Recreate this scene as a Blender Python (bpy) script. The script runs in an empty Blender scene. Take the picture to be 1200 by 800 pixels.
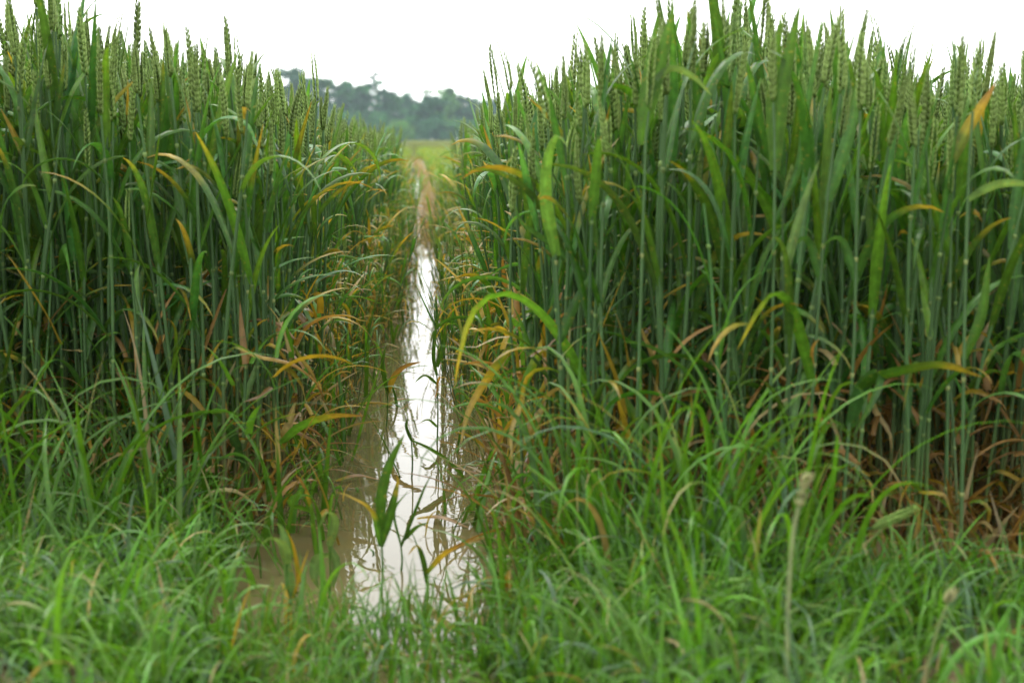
import bpy, math, random
import numpy as np
from mathutils import Matrix, Vector, Euler

rng = np.random.default_rng(11)
random.seed(11)
C = bpy.context.scene.collection
scene = bpy.context.scene
PI = math.pi

# ------------------------------------------------------------------ camera
CAM_H = 0.60
YAW, PITCH = math.atan(100 / 1667), math.radians(8.09)
cam_d = bpy.data.cameras.new('camera')
cam = bpy.data.objects.new('camera', cam_d)
C.objects.link(cam)
cam.location = (0, 0, CAM_H)
cam.rotation_euler = Euler((PI / 2 - PITCH, 0, -YAW), 'XYZ')
cam_d.lens = 50
cam_d.sensor_width = 36
cam_d.clip_start = 0.05
cam_d.clip_end = 5000
cam_d.dof.use_dof = True
cam_d.dof.focus_distance = 2.9
cam_d.dof.aperture_fstop = 5.0
scene.camera = cam
ROT = np.array(cam.rotation_euler.to_matrix())


def at(x, y, d):
    """the point seen at photo pixel (x, y) that stands d metres down the track"""
    v = ROT @ np.array([(x - 600) / 1667, -(y - 400) / 1667, -1.0])
    return np.array([0, 0, CAM_H]) + v * (d / v[1])


def on_ground(x, y, z=0.0):
    v = ROT @ np.array([(x - 600) / 1667, -(y - 400) / 1667, -1.0])
    return np.array([0, 0, CAM_H]) + v * ((z - CAM_H) / v[2])


def project(P):
    q = (np.asarray(P) - np.array([0, 0, CAM_H])) @ ROT
    return 600 + 1667 * q[..., 0] / -q[..., 2], 400 - 1667 * q[..., 1] / -q[..., 2]


# ------------------------------------------------------------------ meshes
class Geo:
    """vertices, quads, triangles and one colour per vertex"""

    def __init__(self):
        self.v, self.c, self.q, self.t, self.n = [], [], [], [], 0

    def add(self, v, c, q=None, t=None):
        v = np.asarray(v, np.float32).reshape(-1, 3)
        self.v.append(v)
        self.c.append(np.broadcast_to(np.asarray(c, np.float32), (len(v), 3)))
        if q is not None and len(q):
            self.q.append(np.asarray(q, np.int64).reshape(-1, 4) + self.n)
        if t is not None and len(t):
            self.t.append(np.asarray(t, np.int64).reshape(-1, 3) + self.n)
        self.n += len(v)

    def add_geo(self, g):
        v, c, q, t = g.arrays()
        self.add(v, c, q, t)

    def arrays(self):
        cat = lambda a, w, dt: np.concatenate(a) if a else np.zeros((0, w), dt)
        return (cat(self.v, 3, np.float32), cat(self.c, 3, np.float32), cat(self.q, 4, np.int64), cat(self.t, 3, np.int64))

    def mesh(self, name, mat, smooth=True):
        v, c, q, t = self.arrays()
        me = bpy.data.meshes.new(name)
        nq, nt = len(q), len(t)
        me.vertices.add(len(v))
        me.vertices.foreach_set('co', v.ravel())
        me.loops.add(nq * 4 + nt * 3)
        me.loops.foreach_set('vertex_index', np.concatenate([q.ravel(), t.ravel()]).astype(np.int32))
        me.polygons.add(nq + nt)
        starts = np.concatenate([np.arange(nq) * 4, nq * 4 + np.arange(nt) * 3]).astype(np.int32)
        me.polygons.foreach_set('loop_start', starts)
        me.polygons.foreach_set('use_smooth', np.full(nq + nt, smooth, bool))
        a = me.attributes.new('tint', 'FLOAT_COLOR', 'POINT')
        col = np.ones((len(v), 4), np.float32)
        col[:, :3] = c
        a.data.foreach_set('color', col.ravel())
        me.update(calc_edges=True)
        me.materials.append(mat)
        return me

    def obj(self, name, mat, parent=None, smooth=True):
        o = bpy.data.objects.new(name, self.mesh(name, mat, smooth))
        C.objects.link(o)
        if parent:
            o.parent = parent
        return o


def tag(o, label=None, cat=None, group=None, kind=None):
    for k, v in (('label', label), ('category', cat), ('group', group), ('kind', kind)):
        if v:
            o[k] = v
    return o


def empty(name, loc, rz=0.0):
    o = bpy.data.objects.new(name, None)
    o.empty_display_size = 0.05
    C.objects.link(o)
    o.location = loc
    o.rotation_euler.z = rz
    return o


# ------------------------------------------------------------------ materials
def new_mat(name):
    m = bpy.data.materials.new(name)
    m.use_nodes = True
    nt = m.node_tree
    for n in list(nt.nodes):
        nt.nodes.remove(n)
    return m, nt, nt.nodes, nt.links


def plant_mat(name, rough, trans, spec, mottling=0.25, scale=60.0, back=(1.35, 1.2, 0.5), specks=0.0):
    m, nt, N, L = new_mat(name)
    out = N.new('ShaderNodeOutputMaterial')
    at_ = N.new('ShaderNodeAttribute'); at_.attribute_name = 'tint'
    info = N.new('ShaderNodeObjectInfo')
    geo = N.new('ShaderNodeNewGeometry')
    noise = N.new('ShaderNodeTexNoise'); noise.inputs['Scale'].default_value = scale; noise.inputs['Detail'].default_value = 3
    L.new(geo.outputs['Position'], noise.inputs['Vector'])
    mr = N.new('ShaderNodeMapRange')
    mr.inputs['From Min'].default_value = 0.3; mr.inputs['From Max'].default_value = 0.7
    mr.inputs['To Min'].default_value = 1 - mottling; mr.inputs['To Max'].default_value = 1 + mottling
    L.new(noise.outputs['Fac'], mr.inputs['Value'])
    orr = N.new('ShaderNodeMapRange'); orr.inputs['To Min'].default_value = 0.86; orr.inputs['To Max'].default_value = 1.14
    L.new(info.outputs['Random'], orr.inputs['Value'])
    mul = N.new('ShaderNodeMath'); mul.operation = 'MULTIPLY'
    L.new(mr.outputs[0], mul.inputs[0]); L.new(orr.outputs[0], mul.inputs[1])
    vm = N.new('ShaderNodeVectorMath'); vm.operation = 'SCALE'
    L.new(at_.outputs['Color'], vm.inputs[0]); L.new(mul.outputs[0], vm.inputs['Scale'])
    col_out = vm.outputs[0]
    if specks:                                    # rust spots and blotches
        sn = N.new('ShaderNodeTexNoise'); sn.inputs['Scale'].default_value = 170; sn.inputs['Detail'].default_value = 2
        L.new(geo.outputs['Position'], sn.inputs['Vector'])
        sr = N.new('ShaderNodeMapRange'); sr.inputs['From Min'].default_value = 0.62; sr.inputs['From Max'].default_value = 0.74; sr.inputs['To Max'].default_value = specks
        L.new(sn.outputs['Fac'], sr.inputs['Value'])
        sm = N.new('ShaderNodeMix'); sm.data_type = 'RGBA'
        L.new(sr.outputs[0], sm.inputs['Factor']); L.new(vm.outputs[0], sm.inputs['A']); sm.inputs['B'].default_value = (0.34, 0.28, 0.06, 1)
        col_out = sm.outputs['Result']
    p = N.new('ShaderNodeBsdfPrincipled')
    p.inputs['Roughness'].default_value = rough
    p.inputs['Specular IOR Level'].default_value = spec
    L.new(col_out, p.inputs['Base Color'])
    if trans > 0:
        tr = N.new('ShaderNodeBsdfTranslucent')
        tm = N.new('ShaderNodeVectorMath'); tm.operation = 'MULTIPLY'; tm.inputs[1].default_value = back
        L.new(col_out, tm.inputs[0]); L.new(tm.outputs[0], tr.inputs['Color'])
        mx = N.new('ShaderNodeMixShader'); mx.inputs[0].default_value = trans
        L.new(p.outputs[0], mx.inputs[1]); L.new(tr.outputs[0], mx.inputs[2])
        L.new(mx.outputs[0], out.inputs['Surface'])
    else:
        L.new(p.outputs[0], out.inputs['Surface'])
    return m


M_LEAF = plant_mat('wheat_leaf', 0.32, 0.38, 0.36, 0.25, 90, specks=0.55)
M_STEM = plant_mat('wheat_stem', 0.45, 0.0, 0.25, 0.15, 40)
M_EAR = plant_mat('wheat_ear', 0.55, 0.18, 0.2, 0.25, 260)
M_GRASS = plant_mat('grass_blade', 0.30, 0.38, 0.40, 0.2, 50, specks=0.35)
M_TREE = plant_mat('tree_foliage', 0.7, 0.25, 0.2, 0.35, 0.35)
M_BARK = plant_mat('bark', 0.85, 0.0, 0.2, 0.3, 3.0)

# ------------------------------------------------------------------ plant shapes
GREEN = np.array([0.062, 0.160, 0.016])
BLUEGREEN = np.array([0.056, 0.150, 0.036])
STEMC = np.array([0.074, 0.148, 0.054])
EARC = np.array([0.195, 0.300, 0.078])
YELLOW = np.array([0.42, 0.30, 0.035])
BROWN = np.array([0.31, 0.180, 0.055])
TAN = np.array([0.43, 0.34, 0.15])
GRASSC = np.array([0.074, 0.198, 0.016])


def lerp(a, b, f):
    f = np.clip(np.asarray(f), 0, 1)[..., None]
    return a * (1 - f) + b * f


def strip(P, Wd, side, nacross=3, fold=0.25, cols=None, rib=1.28):
    """a leaf blade along the points P: half widths Wd, side vectors, V-folded along the midrib"""
    P = np.asarray(P, float)
    n = len(P)
    T = np.gradient(P, axis=0)
    T /= np.linalg.norm(T, axis=1, keepdims=True) + 1e-9
    side = side - (side * T).sum(1, keepdims=True) * T
    side /= np.linalg.norm(side, axis=1, keepdims=True) + 1e-9
    nor = np.cross(side, T)
    u = np.linspace(-1, 1, nacross)
    V = P[:, None, :] + side[:, None, :] * (u[None, :, None] * Wd[:, None, None]) + nor[:, None, :] * (fold * (np.abs(u)[None, :, None] - 0.5) * Wd[:, None, None])
    col = np.repeat(cols[:, None, :], nacross, 1).copy()
    col[:, nacross // 2] *= rib
    i, j = np.meshgrid(np.arange(n - 1), np.arange(nacross - 1), indexing='ij')
    a = (i * nacross + j).ravel()
    q = np.stack([a, a + 1, a + nacross + 1, a + nacross], 1)
    return V.reshape(-1, 3), col.reshape(-1, 3), q


def width_profile(s, W, kind='wheat'):
    if kind == 'wheat':
        return W * 0.5 * np.clip(0.62 + 0.38 * np.minimum(1, s / 0.25), 0, 1) * np.clip(1 - s ** 2.6, 0, 1) ** 0.85 + 0.0002
    return W * 0.5 * (0.75 + 0.25 * np.minimum(1, s / 0.3)) * np.clip(1 - s ** 1.8, 0, 1) + 0.00015


def leaf_cols(s, base, age, r):
    """age 0: green throughout; 0.5: yellow towards the tip; 1: dead"""
    c = np.repeat(base[None], len(s), 0) * (1 + 0.12 * (r.random() - 0.5))
    c = lerp(c, c * 1.15 + np.array([0.03, 0.03, 0]), np.clip((s - 0.6) / 0.4, 0, 1) * 0.5)
    if age > 0:
        f = np.clip((s - (1.02 - age * 1.15)) / 0.30 + r.normal(0, 0.16, len(s)), 0, 1)
        c = lerp(c, YELLOW * r.uniform(0.7, 1.1), f)
        g = np.clip((s - (1.22 - age * 0.95)) / 0.25, 0, 1)
        c = lerp(c, (BROWN if r.random() < 0.6 else TAN) * r.uniform(0.7, 1.1), g)
    return c


def leaf(base, L, W, th0, k, p, phi, dphi, twist, nseg, nacross, col, age, r, fold=0.3):
    s = np.linspace(0, 1, nseg + 1)
    th = th0 + k * s ** p
    ph = phi + dphi * s
    if age > 0.55:                                # dying leaves crumple, narrow and hang
        th = th0 + (2.75 - th0) * np.clip(s / r.uniform(0.35, 0.8), 0, 1) ** r.uniform(0.7, 1.3)
        th = th + np.convolve(r.normal(0, 0.45, len(s) + 2), [0.25, 0.5, 0.25], 'valid')
        ph = ph + np.cumsum(r.normal(0, 0.22, len(s)))
        twist = twist * 2.5
        L, W = L * 0.75, W * r.uniform(0.6, 0.95)
    T = np.stack([np.sin(th) * np.cos(ph), np.sin(th) * np.sin(ph), np.cos(th)], 1)
    P = base + np.concatenate([np.zeros((1, 3)), np.cumsum((T[1:] + T[:-1]) / 2 * L / nseg, 0)])
    P[:, 2] = np.maximum(P[:, 2], 0.008)
    w = np.stack([-np.sin(ph), np.cos(ph), 0 * ph], 1)
    n = np.cross(w, T)
    tw = (twist * s)[:, None]
    side = w * np.cos(tw) + n * np.sin(tw)
    return strip(P, width_profile(s, W), side, nacross, fold, leaf_cols(s, col, age, r))


def tube(P, R, cols, nside):
    P = np.asarray(P, float)
    n = len(P)
    a = np.linspace(0, 2 * PI, nside, endpoint=False)
    T = np.gradient(P, axis=0)
    T /= np.linalg.norm(T, axis=1, keepdims=True) + 1e-9
    ref = np.where(np.abs(T[:, 2:3]) > 0.9, np.array([[1.0, 0, 0]]), np.array([[0, 0, 1.0]]))
    X = np.cross(T, ref); X /= np.linalg.norm(X, axis=1, keepdims=True)
    Y = np.cross(T, X)
    V = P[:, None] + (X[:, None] * np.cos(a)[None, :, None] + Y[:, None] * np.sin(a)[None, :, None]) * np.asarray(R)[:, None, None]
    i, j = np.meshgrid(np.arange(n - 1), np.arange(nside), indexing='ij')
    b = (i * nside + j).ravel(); c2 = (i * nside + (j + 1) % nside).ravel()
    q = np.stack([b, c2, c2 + nside, b + nside], 1)
    return V.reshape(-1, 3), np.repeat(cols, nside, 0), q


OCT_T = np.array([[0, 2, 1], [0, 3, 2], [0, 4, 3], [0, 1, 4], [5, 1, 2], [5, 2, 3], [5, 3, 4], [5, 4, 1]])


def floret(c, axis, out, L, R):
    axis = axis / np.linalg.norm(axis)
    s = np.cross(axis, out); s /= np.linalg.norm(s) + 1e-9
    o = np.cross(s, axis)
    m = c + axis * L * 0.38
    return np.array([c, m + s * R, m + o * R, m - s * R, m - o * R, c + axis * L])


def ear_geo(base, d, L, r, lod, shade=1.0):
    g = Geo()
    d = d / np.linalg.norm(d)
    a0 = r.uniform(0, 2 * PI)
    ref = np.array([math.cos(a0), math.sin(a0), 0.0])
    X = ref - d * (ref @ d); X /= np.linalg.norm(X)
    Y = np.cross(d, X)
    bend = r.normal(0, 0.14)
    n = {0: 23, 1: 15, 2: 0}[lod]; tws = r.uniform(-0.9, 0.9)
    if lod == 2:
        s = np.linspace(0, 1, 6)
        P = base + d * (s * L)[:, None] + X * (bend * L * s ** 2)[:, None]
        R = 0.0056 * np.array([0.5, 1.05, 0.85, 1.0, 0.75, 0.12])
        c = np.repeat((EARC * shade)[None], 6, 0) * r.uniform(0.75, 1.2, (6, 1))
        g.add(*tube(P, R, c, 4))
        return g
    for k in range(n):
        s = k / n
        c0 = base + d * (s * L) + X * (bend * L * s * s)
        taper = (0.80 + 0.35 * math.sin(PI * min(1, s * 1.15))) * (1 - 0.6 * s ** 3)
        sg = 1 if k % 2 else -1
        Xk = X * math.cos(tws * s) + Y * math.sin(tws * s); Yk = np.cross(d, Xk)
        for j in ((-1, 0, 1) if lod == 0 else (-1, 1)):
            out = Xk * sg * 0.95 + Yk * j * 0.75
            ax = d + out * r.uniform(0.14, 0.26)
            cc = c0 + (Xk * sg * 0.0018 + Yk * j * 0.0016) * taper
            fl = floret(cc, ax, out, (0.0140 if j else 0.0150) * (0.9 + 0.2 * r.random()) * (1.15 if lod else 1), (0.00178 if lod == 0 else 0.0024) * taper)
            col = np.repeat((EARC * shade * r.uniform(0.82, 1.15))[None], 6, 0)
            col[5] = col[5] * 1.25 + np.array([0.05, 0.04, 0.01]); col[0] *= 0.9
            g.add(fl, col, None, OCT_T)
    return g


def build_plant(r, lod, style, short=False):
    """stem, leaves and ear of one wheat plant 0.72 m tall. STYLE: (flag pose, condition)"""
    pose, cond = style
    H = 0.72
    earL = r.uniform(0.064, 0.098)
    lean = r.normal(0, 0.022, 2)
    zc = np.array([0.0, 0.10, 0.24, 0.40, 0.55, H - earL])
    zs = np.linspace(0, H - earL, {0: 13, 1: 7, 2: 4}[lod])
    w0 = r.uniform(0, 2 * PI, 2)
    f = lambda z: np.stack([lean[0] * (z / H) ** 1.6 * H * 2 + 0.005 * np.sin(z * 10 + w0[0]) - 0.005 * np.sin(w0[0]), lean[1] * (z / H) ** 1.6 * H * 2 + 0.005 * np.sin(z * 9 + w0[1]) - 0.005 * np.sin(w0[1]), z], -1)
    R = np.interp(zs, [0, 0.3, 0.55, 0.56, H], [0.0030, 0.0029, 0.0026, 0.0019, 0.0014])
    low = TAN * 0.55 if cond == 'dying' else lerp(GREEN * 1.3, TAN * 0.6, r.uniform(0.2, 0.9))
    sc = lerp(np.repeat((STEMC * r.uniform(0.8, 1.15))[None], len(zs), 0), low, np.clip(1.2 - zs / 0.2, 0, 1) * 0.8)
    stem = Geo()
    stem.add(*tube(f(zs), R, sc, {0: 6, 1: 4, 2: 3}[lod]))
    if lod == 0:                                  # nodes and the pale collars under the leaves
        for z in (0.10, 0.24, 0.40, 0.55):
            z += r.uniform(-0.02, 0.02)
            zz = np.array([z - 0.004, z - 0.0015, z + 0.0015, z + 0.004])
            stem.add(*tube(f(zz), [0.0022, 0.0036, 0.0036, 0.0022], np.repeat((np.array([0.16, 0.24, 0.075]) * r.uniform(0.7, 1.25))[None], 4, 0), 6))
    leaves = []
    nseg = {0: 12, 1: 7, 2: 4}[lod]
    nac = {0: 5, 1: 3, 2: 2}[lod]
    phi = r.uniform(0, 2 * PI)
    age = {'green': (0, 0.0, 0.12, 0.75), 'tipped': (0, 0.25, 0.5, 0.95), 'dying': (0.13, 0.42, 0.8, 1.15)}[cond]
    fl = {'upright': (r.uniform(0.10, 0.26), r.uniform(0.0, 0.35), 2.0), 'arched': (r.uniform(0.18, 0.35), r.uniform(1.2, 2.1), 2.4), 'drooping': (r.uniform(0.3, 0.5), r.uniform(2.3, 2.8), 1.2)}[pose]
    spec = [(0.53, r.uniform(0.16, 0.225), r.uniform(0.013, 0.020), fl), (0.40, r.uniform(0.22, 0.30), r.uniform(0.013, 0.018), (r.uniform(0.15, 0.4), r.uniform(0.1, 2.2), 2.2)),
            (0.25, r.uniform(0.20, 0.28), r.uniform(0.010, 0.015), (r.uniform(0.3, 0.6), r.uniform(1.0, 2.4), 1.6)), (0.12, r.uniform(0.12, 0.2), r.uniform(0.007, 0.010), (r.uniform(0.4, 1.0), r.uniform(1.3, 2.2), 0.55))]
    if lod == 2:
        spec = spec[:3]
    for i, (z, L, W, (t0, k, p)) in enumerate(spec):
        z += r.uniform(-0.03, 0.03)
        base = lerp(GREEN, BLUEGREEN, r.random()) * r.uniform(0.7, 1.4) * np.array([r.uniform(0.75, 1.25), 1.0, r.uniform(0.7, 1.2)])
        a = max(0.0, age[i] + r.uniform(-0.15, 0.15)) if age[i] > 0 else 0.0
        g = Geo()
        g.add(*leaf(f(np.array(z)), L, W, t0, k, p, phi, r.uniform(-0.5, 0.5), r.uniform(-1.6, 1.6) * (0.4 if i == 0 else 1), nseg, nac, base, a, r))
        leaves.append(g)
        phi += PI + r.uniform(-0.5, 0.5)
    top = f(np.array(H - earL))
    ear = ear_geo(top, np.array([lean[0] * 2.5 + r.normal(0, 0.06), lean[1] * 2.5 + r.normal(0, 0.06), 1.0]), earL, r, lod, r.uniform(0.85, 1.12))
    return stem, leaves, ear


POSES, CONDS = ('upright', 'arched', 'drooping'), ('green', 'tipped', 'dying')
WEIGHT_POSE = (0.72, 0.20, 0.08)

# variants: hi detail kept in parts, mid and low merged
HI = []
for pose in POSES:
    for cond in CONDS:
        for k in range({'upright': 7, 'arched': 4, 'drooping': 2}[pose]):
            HI.append(((pose, cond), build_plant(np.random.default_rng(100 + len(HI)), 0, (pose, cond))))


def merged(parts):
    g = Geo()
    g.add_geo(parts[0])
    ns = g.n
    for l in parts[1]:
        g.add_geo(l)
    nl = g.n
    g.add_geo(parts[2])
    v, c, q, t = g.arrays()
    return v, c, q, t, ns, nl


HI_M = [merged(p) for _s, p in HI]
def lod_set(lod, n, seed):
    r = np.random.default_rng(seed)
    out = []
    for k in range(n):
        st = (r.choice(POSES, p=(0.5, 0.3, 0.2)), CONDS[k % 3])
        out.append((st, merged(build_plant(r, lod, st))))
    return out
MID, LOW = lod_set(1, 30, 7), lod_set(2, 24, 8)

# ------------------------------------------------------------------ where the wheat stands
def edge_left(y):
    return np.interp(y, [2.0, 3.0, 5.0, 7.5, 12], [-0.265, -0.225, -0.18, -0.155, -0.27]) + 0.02 * np.sin(y * 3.1)
def edge_right(y):
    return np.interp(y, [1.8, 2.6, 4.0, 7.5, 12], [0.14, 0.14, 0.15, 0.205, 0.40]) + 0.015 * np.sin(y * 2.7 + 1)
def front_left(x):
    return np.interp(-x, [0.2, 0.4, 0.8, 2], [2.20, 2.25, 2.28, 2.3])
def front_right(x):
    return np.interp(x, [0.1, 0.25, 0.4, 0.6, 1.0, 2], [2.05, 1.92, 1.84, 1.82, 1.85, 1.9])
def height(x, y):
    l = np.interp(-x / np.maximum(y, 2.4) * 2.4, [0.15, 0.29, 0.43, 0.60, 0.72, 1.2], [0.675, 0.725, 0.765, 0.82, 0.84, 0.84])
    rr = np.interp(x / np.maximum(y, 1.85) * 1.85, [0.03, 0.15, 0.22, 0.32, 0.45, 0.56, 0.65, 0.78, 1.5], [0.65, 0.69, 0.725, 0.775, 0.77, 0.74, 0.725, 0.715, 0.71])
    return np.where(x < 0, l, rr) - 0.010 * np.clip(y - 2.5, 0, 20)


def scatter(y0, y1, dens, tall=True):
    out = []
    for side in (-1, 1):
        xmax = 0.56 * y1 + 0.5 if side > 0 else 0.36 * y1 + 0.6
        n = int(dens * (y1 - y0) * xmax)
        x = rng.random(n) * xmax * side
        y = y0 + rng.random(n) * (y1 - y0)
        lim = np.where(side > 0, 0.48 * y + 0.4, 0.32 * y + 0.5)
        if side < 0:
            k = (x < edge_left(y) - np.abs(rng.normal(0, 0.02, n))) & (y > front_left(x) + rng.normal(0, 0.03, n)) & (-x < lim)
        else:
            k = (x > edge_right(y) + np.abs(rng.normal(0, 0.02, n))) & (y > front_right(x) + rng.normal(0, 0.03, n)) & (x < lim)
        out.append(np.stack([x[k], y[k]], 1))
    return np.concatenate(out)


def condition_of(x, y, r):
    e = np.where(x < 0, edge_left(y) - x, x - edge_right(y))
    u = r.random(len(x))
    p_dy = 0.55 * np.exp(-e / 0.10) + 0.06
    p_ti = 0.30 * np.exp(-e / 0.15) + 0.22
    return np.where(u < p_dy, 2, np.where(u < p_dy + p_ti, 1, 0))


near = scatter(1.75, 4.2, 530)
cond_n = condition_of(near[:, 0], near[:, 1], rng)
h_n = height(near[:, 0], near[:, 1]) + rng.normal(-0.035, 0.045, len(near))
late = rng.random(len(near)) < 0.16
h_n = np.where(late, h_n * rng.uniform(0.72, 0.9, len(near)), h_n)
e_n = np.where(near[:, 0] < 0, edge_left(near[:, 1]) - near[:, 0], near[:, 0] - edge_right(near[:, 1]))
f_n = np.where(near[:, 0] < 0, near[:, 1] - front_left(near[:, 0]), near[:, 1] - front_right(near[:, 0]))
rz_n = rng.uniform(0, 2 * PI, len(near))
lean_x = np.where(near[:, 0] < 0, 1, -1) * np.exp(-np.clip(e_n, 0, 9) / 0.06) * rng.uniform(-0.05, 0.15, len(near)) + rng.normal(0, 0.02, len(near))
lean_y = -np.exp(-np.clip(f_n, 0, 9) / 0.06) * rng.uniform(-0.04, 0.12, len(near)) + rng.normal(0, 0.02, len(near))
hi_by = {}
for i, (st, _p) in enumerate(HI):
    hi_by.setdefault(st, []).append(i)
pose_n = np.where(near[:, 0] > 0, rng.choice(3, len(near), p=WEIGHT_POSE), rng.choice(3, len(near), p=(0.55, 0.27, 0.18)))
var_n = np.array([hi_by[(POSES[p], CONDS[c])][int(u * 99) % len(hi_by[(POSES[p], CONDS[c])])] for p, c, u in zip(pose_n, cond_n, rng.random(len(near)))])

# the 300 that show largest become things of their own
px, py = project(np.concatenate([near, (h_n * 0.8)[:, None]], 1))
inside = (px > -15) & (px < 1215)
open_depth = np.minimum(np.clip(f_n, 0, 9), np.clip(e_n, 0, 9) * 1.3)
score = np.exp(-open_depth / 0.07) / near[:, 1] * np.clip(h_n / 0.7, 0.5, 1.2) * inside
N_INDIV = 283
order = np.argsort(-score)
indiv = order[:N_INDIV]
is_ind = np.zeros(len(near), bool); is_ind[indiv] = True


class Mass:
    """many plants in one mesh, with three materials"""

    def __init__(self):
        self.g = [Geo(), Geo(), Geo()]

    def add(self, variant, x, y, h, rz, lx, ly, jit):
        v, c, q, t, ns, nl = variant
        n = len(x)
        s = (h / 0.72)[:, None]
        ca, sa = np.cos(rz)[:, None], np.sin(rz)[:, None]
        X = (v[None, :, 0] * ca - v[None, :, 1] * sa) * s
        Y = (v[None, :, 0] * sa + v[None, :, 1] * ca) * s
        Z = v[None, :, 2] * s
        V = np.stack([x[:, None] + X + lx[:, None] * Z, y[:, None] + Y + ly[:, None] * Z, Z + 0.0], -1).astype(np.float32)
        Cc = c[None] * jit[:, None, :]
        for gi, (a, b) in enumerate(((0, ns), (ns, nl), (nl, len(v)))):
            m = b - a
            off = (np.arange(n) * m)[:, None, None]
            qq = q[(q[:, 0] >= a) & (q[:, 0] < b)] - a
            tt = t[(t[:, 0] >= a) & (t[:, 0] < b)] - a
            self.g[gi].add(V[:, a:b].reshape(-1, 3), Cc[:, a:b].reshape(-1, 3), (qq[None] + off).reshape(-1, 4) if len(qq) else None, (tt[None] + off).reshape(-1, 3) if len(tt) else None)

    def obj(self, name, mats):
        tot = Geo()
        idx = []
        q_n, t_n = [], []
        for g in self.g:
            v, c, q, t = g.arrays()
            tot.add(v, c, q, t); q_n.append(len(q)); t_n.append(len(t))
        o = tot.obj(name, mats[0])
        for m in mats[1:]:
            o.data.materials.append(m)
        mi = np.concatenate([np.repeat([0, 1, 2], q_n), np.repeat([0, 1, 2], t_n)]).astype(np.int32)
        o.data.polygons.foreach_set('material_index', mi)
        return o


mass = Mass()
rest = ~is_ind
jit_n = rng.normal(1, 0.08, (len(near), 1)) * (1 + rng.normal(0, 0.04, (len(near), 3)))
for vi in range(len(HI_M)):
    k = rest & (var_n == vi)
    if k.any():
        mass.add(HI_M[vi], near[k, 0], near[k, 1], h_n[k], rz_n[k], lean_x[k], lean_y[k], jit_n[k])


def fill(P, h, variants, lean_s=0.03, tint=(1, 1, 1)):
    cond = condition_of(P[:, 0], P[:, 1], rng)
    pick = rng.integers(0, len(variants) // 3, len(P)) * 3 + cond
    rz = rng.uniform(0, 2 * PI, len(P))
    e = np.where(P[:, 0] < 0, edge_left(P[:, 1]) - P[:, 0], P[:, 0] - edge_right(P[:, 1]))
    lx = np.where(P[:, 0] < 0, 1, -1) * np.exp(-np.clip(e, 0, 9) / 0.07) * rng.uniform(-0.05, 0.14, len(P)) + rng.normal(0, lean_s, len(P))
    ly = rng.normal(0, lean_s, len(P))
    jit = rng.normal(1, 0.10, (len(P), 1)) * (1 + rng.normal(0, 0.04, (len(P), 3))) * np.array(tint)
    for vi in range(len(variants)):
        k = pick == vi
        if k.any():
            mass.add(variants[vi][1], P[k, 0], P[k, 1], h[k], rz[k], lx[k], ly[k], jit[k])


TILL = []
for k in range(12):
    r_ = np.random.default_rng(300 + k)
    st_ = (('arched', 'upright', 'upright')[k % 3], CONDS[(k // 3) % 3])
    a_, b_, c_ = build_plant(r_, 0, st_)
    TILL.append((st_, merged((a_, b_, Geo()))))
P = scatter(1.75, 3.4, 260)
fr = np.where(P[:, 0] < 0, P[:, 1] - front_left(P[:, 0]), P[:, 1] - front_right(P[:, 0]))
P = P[(rng.random(len(P)) < np.where(P[:, 0] < 0, 1.0, 0.75)) & (fr < 0.9)]
hv = np.where(P[:, 0] < 0, rng.uniform(0.36, 0.72, len(P)), rng.uniform(0.45, 0.74, len(P)))
pk = rng.integers(0, 12, len(P)); jt = np.where(P[:, :1] < 0, 1.15, 0.9) * rng.normal(1, 0.12, (len(P), 1)) * (1 + rng.normal(0, 0.05, (len(P), 3)))
for vi in range(12):
    k = pk == vi
    if k.any():
        mass.add(TILL[vi][1], P[k, 0], P[k, 1], hv[k], rng.uniform(0, 2 * PI, k.sum()), rng.normal(0, 0.06, k.sum()), rng.normal(-0.03, 0.06, k.sum()), jt[k])
P = scatter(4.2, 7.2, 400)
fill(P, height(P[:, 0], P[:, 1]) + rng.normal(-0.03, 0.035, len(P)), MID)
P = scatter(7.2, 12.5, 240)
hh = height(P[:, 0], P[:, 1]) + rng.normal(-0.03, 0.035, len(P))
fill(P, hh, LOW)


def track_x(y):
    return np.interp(y, [1, 4, 8, 12, 20, 28, 45, 80, 200, 400], [-0.06, -0.05, 0.0, 0.03, -0.03, -0.16, -0.45, -1.2, -3.8, -8])


# the short thin crop further down the track
def thin(y0, y1, dens, wid):
    n = int(dens * (y1 - y0) * wid * 2)
    x = (rng.random(n) * 2 - 1) * wid; y = y0 + rng.random(n) * (y1 - y0)
    k = (np.abs(x - track_x(y)) > 0.10 + 0.002 * y * 0 + 0.03 * rng.random(n) - 0.035) & (np.abs(x) < 0.10 * y + 0.8)
    k &= ~((np.abs(x + 0.0078 * y) < 0.0042 * y + 0.03) & (y > 12) & (y < 31))      # the puddles beside the dry track
    return np.stack([x[k], y[k]], 1)
n = 420                                       # short yellowing plants crowding the wheel track
ye = rng.uniform(2.6, 7.0, n); se = rng.random(n) < 0.5
P = np.stack([np.where(se, edge_left(ye) + rng.uniform(-0.05, 0.02 + 0.015 * ye, n), edge_right(ye) - rng.uniform(-0.05, 0.03 + 0.02 * ye, n)), ye], 1)
fill(P, rng.uniform(0.16, 0.38, n), [v for v in MID if v[0][0] != 'upright'][:9] if False else MID, 0.12, (1.2, 1.15, 1.0))
P = thin(6.2, 13, 170, 1.2)
P = P[(P[:, 0] > edge_left(P[:, 1]) - 0.05) & (P[:, 0] < edge_right(P[:, 1]) + 0.5)]
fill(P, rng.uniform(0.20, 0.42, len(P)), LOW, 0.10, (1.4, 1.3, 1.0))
P = thin(12.5, 22, 110, 2.6)
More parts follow.
